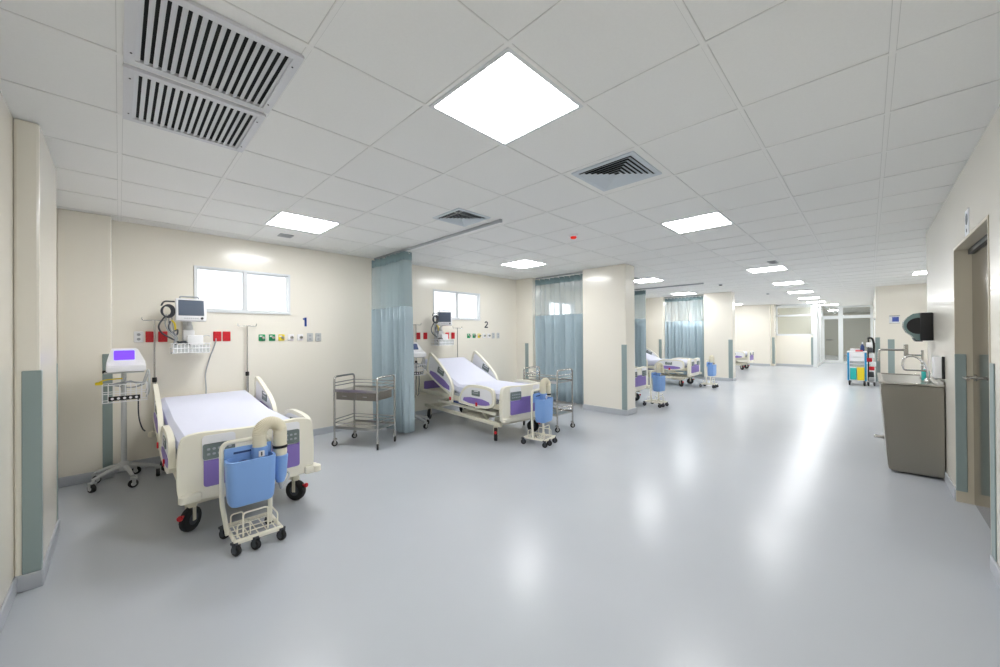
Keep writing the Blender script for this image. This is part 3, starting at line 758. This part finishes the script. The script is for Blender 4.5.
# ---------------------------------------------------------------- steel trolleys
def make_trolley(label, drawers=True):
    """legs at the corners of .37 x .62; long side along local x"""
    t = thing('steel_trolley', label, 'trolley', (0, 0, 0), 0, 'stainless steel two-shelf trolleys')
    a, b = .31, .19
    for sx in (-1, 1):
        bm = new(); tube(bm, round_path([(sx*a, -b, .09), (sx*a, -b, .87), (sx*a, b, .87), (sx*a, b, .09)], .05, 6), .0125, 10); obj('end_frame', bm, 'steel', t)
        for sy in (-1, 1): caster(t, sx*a, sy*b, .036, 'lgrey', 'steel', .10, R(35*sx), .024)
    for z, nm in ((.70, 'upper_shelf'), (.24, 'lower_shelf')):
        bm = new(); box(bm, -a, a, -b, b, z-.012, z, .003, seg=1); box(bm, -a, a, -b-.003, -b+.003, z-.02, z+.015); box(bm, -a, a, b-.003, b+.003, z-.02, z+.015)
        sh = obj(nm, bm, 'steel', t, False)
        bm = new()
        for zz in (z+.055, z+.095):
            tube(bm, [(-a, b, zz), (a, b, zz)], .006, 8)
            for sx in (-1, 1): tube(bm, [(sx*a, -b, zz), (sx*a, b, zz)], .006, 8)
            if z < .5: tube(bm, [(-a, -b, zz), (a, -b, zz)], .006, 8) if zz < .32 else None
        obj('guard_rail', bm, 'steel', sh)
    for sx in (-1, 1) if drawers else ():
        bm = new(); c = sx*.146; box(bm, c-.142, c+.142, -b+.004, b-.03, .585, .685, .003, seg=1); d_ = obj('drawer', bm, 'brushed', t, False)
        bm = new(); box(bm, c-.136, c+.136, -b-.002, -b+.004, .59, .68, .002, seg=1); obj('drawer_front', bm, 'brushed', d_, False)
        bm = new(); tube(bm, round_path([(c-.03, -b, .635), (c-.03, -b-.018, .635), (c+.03, -b-.018, .635), (c+.03, -b, .635)], .008), .004, 6); obj('handle', bm, 'chrome', d_)
    return t
tr = make_trolley('steel trolley with two drawers in front of the gathered curtain')
# long axis from (2.06,4.885) to (2.35,4.31)
tr.location = (2.205, 4.60, 0); tr.rotation_euler = (0, 0, math.atan2(-.56, .30))
tr2 = make_trolley('steel trolley with curved end rails beside the second bed', False); tr2.location = (4.52, 3.45, 0); tr2.rotation_euler = (0, 0, R(90))

# ---------------------------------------------------------------- wall mounted patient monitors
def make_wall_monitor(label, sc_ang=0):
    """origin on the wall at floor level; front towards -y"""
    t = thing('patient_monitor', label, 'patient monitor', (0, 0, 0), 0, 'wall mounted patient monitors')
    bm = new(); box(bm, -.04, .04, -.02, .0, 1.20, 1.62, .004, seg=1); obj('wall_rail', bm, 'lgrey', t)
    bm = new(); cyl(bm, (0, -.02, 1.50), (.0, -.12, 1.50), .022, 10); cyl(bm, (0, -.12, 1.48), (.0, -.20, 1.60), .02, 10); lathe(bm, [(.035, 1.44), (.04, 1.47), (.035, 1.52)], 'z', (0, -.12, 0), 14); obj('arm', bm, 'lgrey', t)
    bm = new(); box(bm, -.05, .05, -.16, -.06, 1.34, 1.46, .015); obj('module_rack', bm, 'white', t)
    T = Matrix.Translation((.01, -.24, 1.675)) @ Matrix.Rotation(R(sc_ang), 4, 'Z') @ Matrix.Rotation(R(-8), 4, 'X')
    bm = new(); box(bm, -.13, .13, -.03, .04, -.125, .12, .014); bmesh.ops.transform(bm, matrix=T, verts=bm.verts); hs = obj('monitor_housing', bm, 'white', t)
    bm = new(); box(bm, -.108, .108, -.034, -.028, -.07, .10, .003, seg=1); bmesh.ops.transform(bm, matrix=T, verts=bm.verts); obj('screen', bm, 'screen', hs)
    bm = new()
    for i in range(7): box(bm, -.06+.018*i, -.05+.018*i, -.034, -.028, -.103, -.095)
    bmesh.ops.transform(bm, matrix=T, verts=bm.verts); obj('buttons', bm, 'greyp', hs, False)
    bm = new(); lathe(bm, [(.011, -.045), (.013, -.03)], 'y', (.09, 0, -.098), 14); bmesh.ops.transform(bm, matrix=T, verts=bm.verts); obj('knob', bm, 'dark', hs)
    bm = new(); tube(bm, round_path([(-.09, .005, .115), (-.09, .005, .145), (.07, .005, .145), (.07, .005, .115)], .02), .008, 8); bmesh.ops.transform(bm, matrix=T, verts=bm.verts); obj('carry_handle', bm, 'greyp', hs)
    # cable hooks and hanging leads at the left
    bm = new(); tube(bm, round_path([(-.12, -.20, 1.76), (-.21, -.22, 1.76), (-.23, -.22, 1.71)], .03), .008, 8); obj('lead_hook', bm, 'dark', t)
    bm = new()
    for j in range(3):
        c = Vector((-.19+.008*j, -.23-.01*j, 1.655)); r_ = .055+.006*j
        tube(bm, [c+Vector((r_*.75*math.cos(q), 0, r_*math.sin(q))) for q in [2*PI*k/18 for k in range(18)]], .0075, 6, closed=True)
    tube(bm, smooth_path([(-.20, -.23, 1.60), (-.25, -.22, 1.50), (-.22, -.2, 1.42), (-.14, -.2, 1.36), (-.08, -.18, 1.32)], 5), .008, 6)
    tube(bm, smooth_path([(-.16, -.23, 1.55), (-.17, -.22, 1.47), (-.11, -.2, 1.40), (-.10, -.2, 1.46), (-.14, -.21, 1.43)], 5), .009, 6)
    obj('coiled_leads', bm, 'dark', t)
    bm = new()
    for j in range(3): tube(bm, smooth_path([(-.19+.02*j, -.22, 1.62), (-.2+.03*j, -.23, 1.52), (-.17+.02*j, -.22, 1.44), (-.12+.01*j, -.2, 1.36), (-.14, -.2, 1.30)], 5), .0055, 6)
    obj('grey_leads', bm, 'greyp', t)
    bm = new(); tube(bm, smooth_path([(-.15, -.24, 1.56), (-.125, -.24, 1.52), (-.12, -.23, 1.46)], 5), .009, 6); obj('yellow_lead', bm, 'yellow', t)
    # clear basket shelf with a box of leads
    bm = new(); fr = lambda z, g=0: round_path([(-.15+g, -.30+g, z), (.17-g, -.30+g, z), (.17-g, -.05, z), (-.15+g, -.05, z), (-.15+g, -.29+g, z)], .02, 2)
    for z in (1.21, 1.26, 1.31): tube(bm, fr(z), .0045, 6)
    for i in range(11): x_ = -.14+.03*i; tube(bm, [(x_, -.30, 1.31), (x_, -.30, 1.21), (x_, -.05, 1.21), (x_, -.05, 1.31)], .003, 5)
    bk = obj('wire_basket', bm, 'white', t)
    bm = new(); box(bm, -.145, .165, -.296, -.292, 1.215, 1.295); box(bm, -.145, .165, -.29, -.06, 1.212, 1.216); obj('basket_liner', bm, 'plast', bk, False)
    bm = new(); box(bm, -.02, .12, -.2, -.1, 1.22, 1.40, .01); obj('module', bm, 'white', bk)
    bm = new(); tube(bm, smooth_path([(-.12, -.2, 1.30), (-.06, -.24, 1.33), (0, -.2, 1.30), (-.02, -.14, 1.33), (-.10, -.16, 1.31), (-.12, -.22, 1.28)], 5), .009, 6); obj('cuff_hose', bm, 'dark', bk)
    bm = new(); tube(bm, smooth_path([(.10, -.15, 1.36), (.15, -.12, 1.40), (.20, -.03, 1.39)], 5), .005, 6); obj('sensor_lead', bm, 'lgrey', t)
    return t
pm = make_wall_monitor('patient monitor on wall arm with dark screen above the first bed'); pm.location = (.54, WY, 0)
pm2 = make_wall_monitor('patient monitor turned sideways on wall arm above the second bed', -35); pm2.location = (3.96, WY, 0)

# power cord from the wall socket down behind bed 1
bm = new(); tube(bm, smooth_path([(.80, WY-.02, 1.36), (.79, WY-.04, 1.30), (.735, WY-.035, 1.12), (.70, WY-.03, .95), (.705, WY-.03, .78), (.70, WY-.03, .62)], 6), .006, 6)
tag(obj('power_cable', bm, 'greyp'), 'thin grey cable hanging from the red socket behind the first bed', 'cable')

# ---------------------------------------------------------------- sockets and gas outlets
def outlet(x, z, m, label, group, gas=False):
    t = thing('gas_outlet' if gas else 'wall_socket', label, 'gas outlet' if gas else 'socket', (x, WY, z), 0, group)
    w_, h_ = (.036, .042) if gas else (.038, .058)
    bm = new(); box(bm, -w_, w_, -.014, 0, -h_, h_, .004, seg=1); obj('face_plate', bm, m, t)
    if gas:
        bm = new(); lathe(bm, [(.017, -.04), (.02, -.03), (.02, -.012)], 'y', (.008, 0, 0), 14); obj('connector', bm, 'steel', t)
        bm = new(); box(bm, -.028, .004, -.018, -.013, .012, .026); obj('label_strip', bm, 'white', t, False)
    else:
        for dz in (-.024, .024):
            bm = new(); lathe(bm, [(.014, -.017), (.015, -.013)], 'y', (0, 0, dz), 14); obj('socket_hole', bm, M['red'] if m == 'red' else M['greyp'], t)
SL = lambda n: ['white wall socket left of the first drip pole', 'dark red wall socket just behind the first drip pole', 'red wall socket left of the first patient monitor',
                'red wall socket nearest the first patient monitor on its right', 'red wall socket under the left half of the first window'][n]
for i, (x, m) in enumerate(((.145, 'white'), (.235, 'red'), (.335, 'red'), (.815, 'red'), (.905, 'red'))):
    outlet(x, 1.385, m, SL(i), 'wall sockets in the first bay')
GL = ['first green gas outlet right of the red sockets', 'second green gas outlet, beside the yellow one', 'yellow gas outlet', 'white gas outlet beside the yellow one', 'white gas outlet farther from the yellow one',
      'light grey outlet last but one of the row', 'light grey outlet at the end of the row']
GM = ['green', 'green', 'yellow', 'white', 'white', 'lgrey', 'lgrey']
for i, x in enumerate((1.272, 1.386, 1.495, 1.605, 1.72, 1.845, 1.955)):
    outlet(x, 1.365, GM[i], GL[i]+', in the flat bed bay', 'gas outlets in the first bay', i < 5)
for i, (x, m) in enumerate(((3.59, 'red'), (3.73, 'red'), (4.205, 'red'), (4.34, 'red'))):
    outlet(x, 1.372, m, ['leftmost red wall socket of the second bay', 'red socket just left of the second patient monitor', 'red socket just right of the second patient monitor', 'red socket right of the second monitor, under the window'][i], 'wall sockets in the second bay')
for i, x in enumerate((4.72, 4.86, 4.99, 5.12, 5.25, 5.38, 5.52)):
    outlet(x, 1.366, GM[i], GL[i]+', above the raised bed', 'gas outlets in the second bay', i < 5)
# bay numerals
bm = new(); box(bm, -.012, .014, -.006, 0, -.06, .06); box(bm, -.032, -.012, -.006, 0, .03, .05)
o = obj('bay_number', bm, 'nblue', None, False); o.location = (1.79, WY, 1.575); tag(o, 'dark blue numeral 1 on the wall above the gas outlets', 'number')
bm = new()
def strip(bm, pts, hw_):
    P = [Vector((p[0], p[1])) for p in pts]
    Lf, Rt = [], []
    for i, p in enumerate(P):
        d = (P[min(i+1, len(P)-1)]-P[max(i-1, 0)]).normalized(); n_ = Vector((-d.y, d.x)); Lf.append(p+n_*hw_); Rt.append(p-n_*hw_)
    prism(bm, [tuple(v) for v in Lf+Rt[::-1]], lambda u, v, d: (u, d, v), -.006, 0)
arc = [(-.035+0, .025)]+[(.035*math.cos(R(a)), .03+.03*math.sin(R(a))) for a in range(165, -40, -25)]+[(-.034, -.05)]
strip(bm, arc[1:], .011); box(bm, -.045, .045, -.006, 0, -.062, -.04)
o = obj('bay_number', bm, 'nblack', None, False); o.location = (5.19, WY, 1.585); tag(o, 'dark numeral 2 on the wall right of the second window', 'number')

# ---------------------------------------------------------------- scrub sink, taps and dispensers on the right wall
t = thing('scrub_sink', 'stainless steel trough sink fixed to the right wall', 'sink', (5.35, RY, 0))
xa, xb = 0, 1.15
bm = new()
top_y, bot_y = .42, .365
sec = [(0.01, .02), (bot_y, .015), (bot_y+.012, .06), (top_y, .80), (top_y, .875), (0.01, .875)]
A = [bm.verts.new((xa, y, z)) for y, z in sec]; B = [bm.verts.new((xb, y, z)) for y, z in sec]
bm.faces.new(A[::-1]); bm.faces.new(B)
for i in range(len(sec)-1): bm.faces.new((A[i], A[i+1], B[i+1], B[i]))
bmesh.ops.bevel(bm, geom=[e for e in bm.edges if len(e.link_faces) == 2], offset=.014, segments=3, affect='EDGES')
obj('front_apron', bm, 'brushed', t)
bm = new(); ring_prism(bm, rrect(xa-.012, xb+.012, .004, top_y+.015, .02), rrect(xa+.03, xb-.03, .06, top_y-.02, .02), lambda u, v, d: (u, v, d), .872, .888); obj('rim', bm, 'steel', t)
bm = new(); prism(bm, rrect(xa+.025, xb-.025, .055, top_y-.015, .02), lambda u, v, d: (u, v, d), .8755, .878); obj('basin', bm, 'brushed', t, False)
bm = new(); box(bm, xa, xb, .002, .014, .87, .918, .003, seg=1); obj('splashback', bm, 'brushed', t)
bm = new(); box(bm, .9, .98, .37, .47, .14, .165, .008); cyl(bm, (.94, .38, .15), (.94, .3, .15), .01, 8); obj('foot_pedal', bm, 'steel', t)
def faucet(x, label, kind):
    t = thing('faucet', label, 'faucet', (5.35+x, RY, .888), 0, None)
    bm = new()
    if kind == 0:
        lathe(bm, [(.022, 0), (.022, .03), (.013, .045)], 'z', (0, .10, 0), 12)
        tube(bm, smooth_path([(0, .10, .03), (0, .10, .10), (0, .12, .19), (0, .18, .25), (0, .24, .245), (0, .262, .19), (0, .262, .15)], 6), .0095, 10); obj('spout', bm, 'chrome', t)
        bm = new(); tube(bm, round_path([(0, .10, .115), (0, .255, .115), (0, .265, .19)], .02), .008, 8); obj('elbow_lever', bm, 'chrome', t)
    else:
        lathe(bm, [(.022, 0), (.022, .03), (.013, .045)], 'z', (0, .10, 0), 12)
        tube(bm, round_path([(0, .10, .03), (0, .10, .30)], .02), .010, 10); obj('riser', bm, 'steel', t)
        bm = new(); box(bm, -.014, .014, .20, .235, .235, .36, .004, seg=1); obj('valve_block', bm, 'steel', t)
        bm = new(); tube(bm, round_path([(0, .22, .30), (0, .42, .30), (0, .43, .17)], .012), .011, 8); tube(bm, [(0, .1, .245), (0, .22, .245)], .009, 8); obj('spout', bm, 'steel', t)
faucet(.16, 'chrome gooseneck faucet near the soap dispenser end of the sink', 0)
faucet(.62, 'faucet with a long square spout at the far end of the sink', 1)
t = thing('soap_bottle', 'small teal soap bottle on the sink rim against the wall', 'bottle', (5.76, RY+.095, .888))
bm = new(); lathe(bm, [(.026, 0), (.028, .01), (.028, .09), (.012, .115)], 'z'); obj('bottle_body', bm, 'teal', t)
bm = new(); lathe(bm, [(.012, .113), (.012, .13), (.006, .132), (.006, .155)], 'z'); box(bm, -.006, .006, -.006, .035, .15, .16, .002, seg=1); obj('pump', bm, 'white', t)

t = thing('towel_dispenser', 'black paper towel dispenser with rounded smoked front on the right wall', 'dispenser', (6.35, RY, 1.44))
W2 = .155
bm = new(); box(bm, -.14, .14, 0, .10, -.155, .155, .012); obj('back_case', bm, 'black', t)
bm = new(); out = [(.09, -.155), (.13, -.150), (.16, -.10), (.20, -.06), (.225, .0), (.22, .06), (.19, .11), (.15, .145), (.09, .155)]
out = [(.09, -.155)]+[(p.x, p.y) for p in [Vector((q[0], q[1])) for q in out[1:-1]]]+[(.09, .155)]
prism(bm, out, lambda u, v, d: (d, u, v), -.13, .13); bmesh.ops.bevel(bm, geom=[e for e in bm.edges if len(e.link_faces) == 2 and e.calc_face_angle(0) > 1], offset=.008, segments=2, affect='EDGES'); obj('smoked_cover', bm, 'smoke', t)
bm = new(); lathe(bm, [(.09, -.134), (.09, .134)], 'x', (0, .11, .01), 24); obj('paper_drum', bm, 'black', t)
bm = new(); prism(bm, [(.08, -.15), (.15, -.13), (.13, -.165), (.08, -.165)], lambda u, v, d: (d, u, v), -.12, .12); obj('paper_slot', bm, 'dark', t)

t = thing('soap_dispenser', 'white wall box with a black front edge above the sink', 'dispenser', (5.46, RY, 1.045))
bm = new(); box(bm, -.07, .07, 0, .07, -.10, .10, .012); obj('case', bm, 'white', t)
bm = new(); box(bm, -.075, -.066, -.0, .02, -.105, .105, .003, seg=1); obj('edge_strip', bm, 'black', t)
bm = new(); lathe(bm, [(.012, -.115), (.014, -.10)], 'z', (0, .05, 0), 10); obj('nozzle', bm, 'greyp', t)

t = thing('door_notice', 'small white notice on the wall above the steel door corner', 'sign', (4.20, RY, 2.15))
bm = new(); box(bm, -.07, .07, 0, .004, -.09, .09); obj('sheet', bm, 'paper', t, False)
bm = new(); lathe(bm, [(.04, .0045), (.04, .006)], 'y', (0, 0, .025), 24); obj('grey_symbol', bm, 'gink', t, False)
bm = new(); lathe(bm, [(.013, .0045), (.013, .006)], 'y', (0, 0, -.055), 16); obj('small_mark', bm, 'gink', t, False)
t = thing('wall_notice', 'white and blue notice on the far right wall behind the dispenser', 'sign', (13.9, -.45, 1.70))
bm = new(); box(bm, -.006, 0, -.10, .08, -.09, .11); obj('sheet', bm, 'paper', t, False)
bm = new(); box(bm, -.008, -.006, -.09, .03, -.05, .07); obj('blue_block', bm, 'ink', t, False)
bm = new(); box(bm, -.008, -.006, -.11, .08, .09, .105); box(bm, -.008, -.006, -.11, .08, -.09, -.08); obj('text_line', bm, 'gink', t, False)

# ---------------------------------------------------------------- medical cart at the far right
t = thing('medical_cart', 'white medical cart with blue edges, teal and yellow bins', 'cart', (13.45, .235, 0))
bm = new(); box(bm, 0, .55, -.17, .17, .13, .86, .012); obj('cabinet_body', bm, 'white', t)
for sy in (-1, 1):
    bm = new(); box(bm, -.012, .03, sy*.163-.02, sy*.163+.02, .13, .86, .008); obj('blue_edge', bm, 'cyan', t)
bm = new(); box(bm, -.02, .57, -.19, .19, .86, .885, .008); obj('worktop', bm, 'white', t)
for i, z in enumerate((.72, .58, .50)):
    bm = new(); box(bm, -.014, .002, -.135, .135, z, z+(.12 if i < 1 else .06), .006); d_ = obj('drawer', bm, 'greyp' if i != 0 else 'white', t)
    bm = new(); box(bm, -.026, -.012, -.07, .07, z+.02, z+.034, .003, seg=1); obj('handle', bm, 'lgrey', d_)
bm = new(); box(bm, -.08, 0, .01, .13, .16, .46, .008); obj('teal_bin', bm, 'teal', t)
bm = new(); box(bm, -.08, 0, -.14, -.005, .15, .48, .008); obj('yellow_bin', bm, 'yellow', t)
for x_ in (.05, .5):
    for sy in (-1, 1): caster(t, x_, sy*.14, .045, 'lgrey', 'dark', .14, R(80), .026)
bm = new(); tube(bm, round_path([(.02, .18, .80), (.02, .24, .80), (.3, .24, .80), (.3, .18, .80)], .03), .01, 8); obj('push_handle', bm, 'greyp', t)
g_ = 'supplies on and beside the medical cart'
bm = new(); box(bm, -.06, .12, -.08, .10, 0, .07, .006); o = obj('supply_box', bm, 'white'); o.location = (13.62, .26, .885); tag(o, 'white carton lying on the medical cart top', 'box', g_)
bm = new(); box(bm, -.04, .06, -.07, .07, 0, .035, .004); o = obj('supply_tray', bm, 'red'); o.location = (13.50, .19, .885); tag(o, 'small red tray at the front of the cart top', 'tray', g_)
t = thing('spray_bottle', 'blue spray bottle standing on the medical cart', 'bottle', (13.75, .13, .885), 0, g_)
bm = new(); lathe(bm, [(.035, 0), (.04, .02), (.04, .13), (.014, .19)], 'z'); obj('bottle_body', bm, 'navy', t)
bm = new(); lathe(bm, [(.014, .19), (.014, .22)], 'z'); box(bm, -.045, .02, -.012, .012, .21, .245, .004, seg=1); obj('trigger_head', bm, 'white', t)
t = thing('equipment_pole', 'grey pole rack with hanging packs right of the medical cart', 'rack', (13.75, -.03, 0), 0, g_)
bm = new(); box(bm, -.17, .17, -.08, .07, .09, .11, .005); obj('base', bm, 'greyp', t)
for x_ in (-.15, .15):
    for y in (-.055, .055): caster(t, x_, y, .035, 'lgrey', 'dark', .1, R(80), .02)
bm = new(); cyl(bm, (.05, .05, .1), (.05, .05, 1.25), .014, 10); tube(bm, smooth_path([(.05, .06, 1.2), (.05, .02, 1.24), (.05, -.03, 1.2), (.05, -.055, 1.05), (.05, -.05, .85)], 6), .024, 10); obj('bent_hose', bm, 'black', t)
for i, (m, y, z, h_) in enumerate((('white', .04, 1.0, .12), ('dark', .02, .86, .12), ('white', -.01, .72, .11), ('red', .03, .62, .10), ('white', -.04, .50, .12), ('red', -.01, .40, .1), ('dark', .0, .22, .14), ('greyp', 0, .12, .09))):
    bm = new(); box(bm, -.12, -.02, y-.05, y+.05, z, z+h_, .012); obj('pack', bm, m, t)
bm = new(); cyl(bm, (-.03, .0, .1), (-.03, .0, 1.1), .01, 8); obj('pole', bm, 'steel', t)
t = thing('wall_board', 'narrow white board high on the far side wall', 'board', (14.6, -.12, 1.30))
bm = new(); box(bm, -.3, .5, 0, .02, -.2, .42, .004, seg=1); obj('panel', bm, 'white', t)
bm = new(); box(bm, -.32, .52, 0, .03, .42, .46, .004, seg=1); obj('top_rail', bm, 'greyp', t)
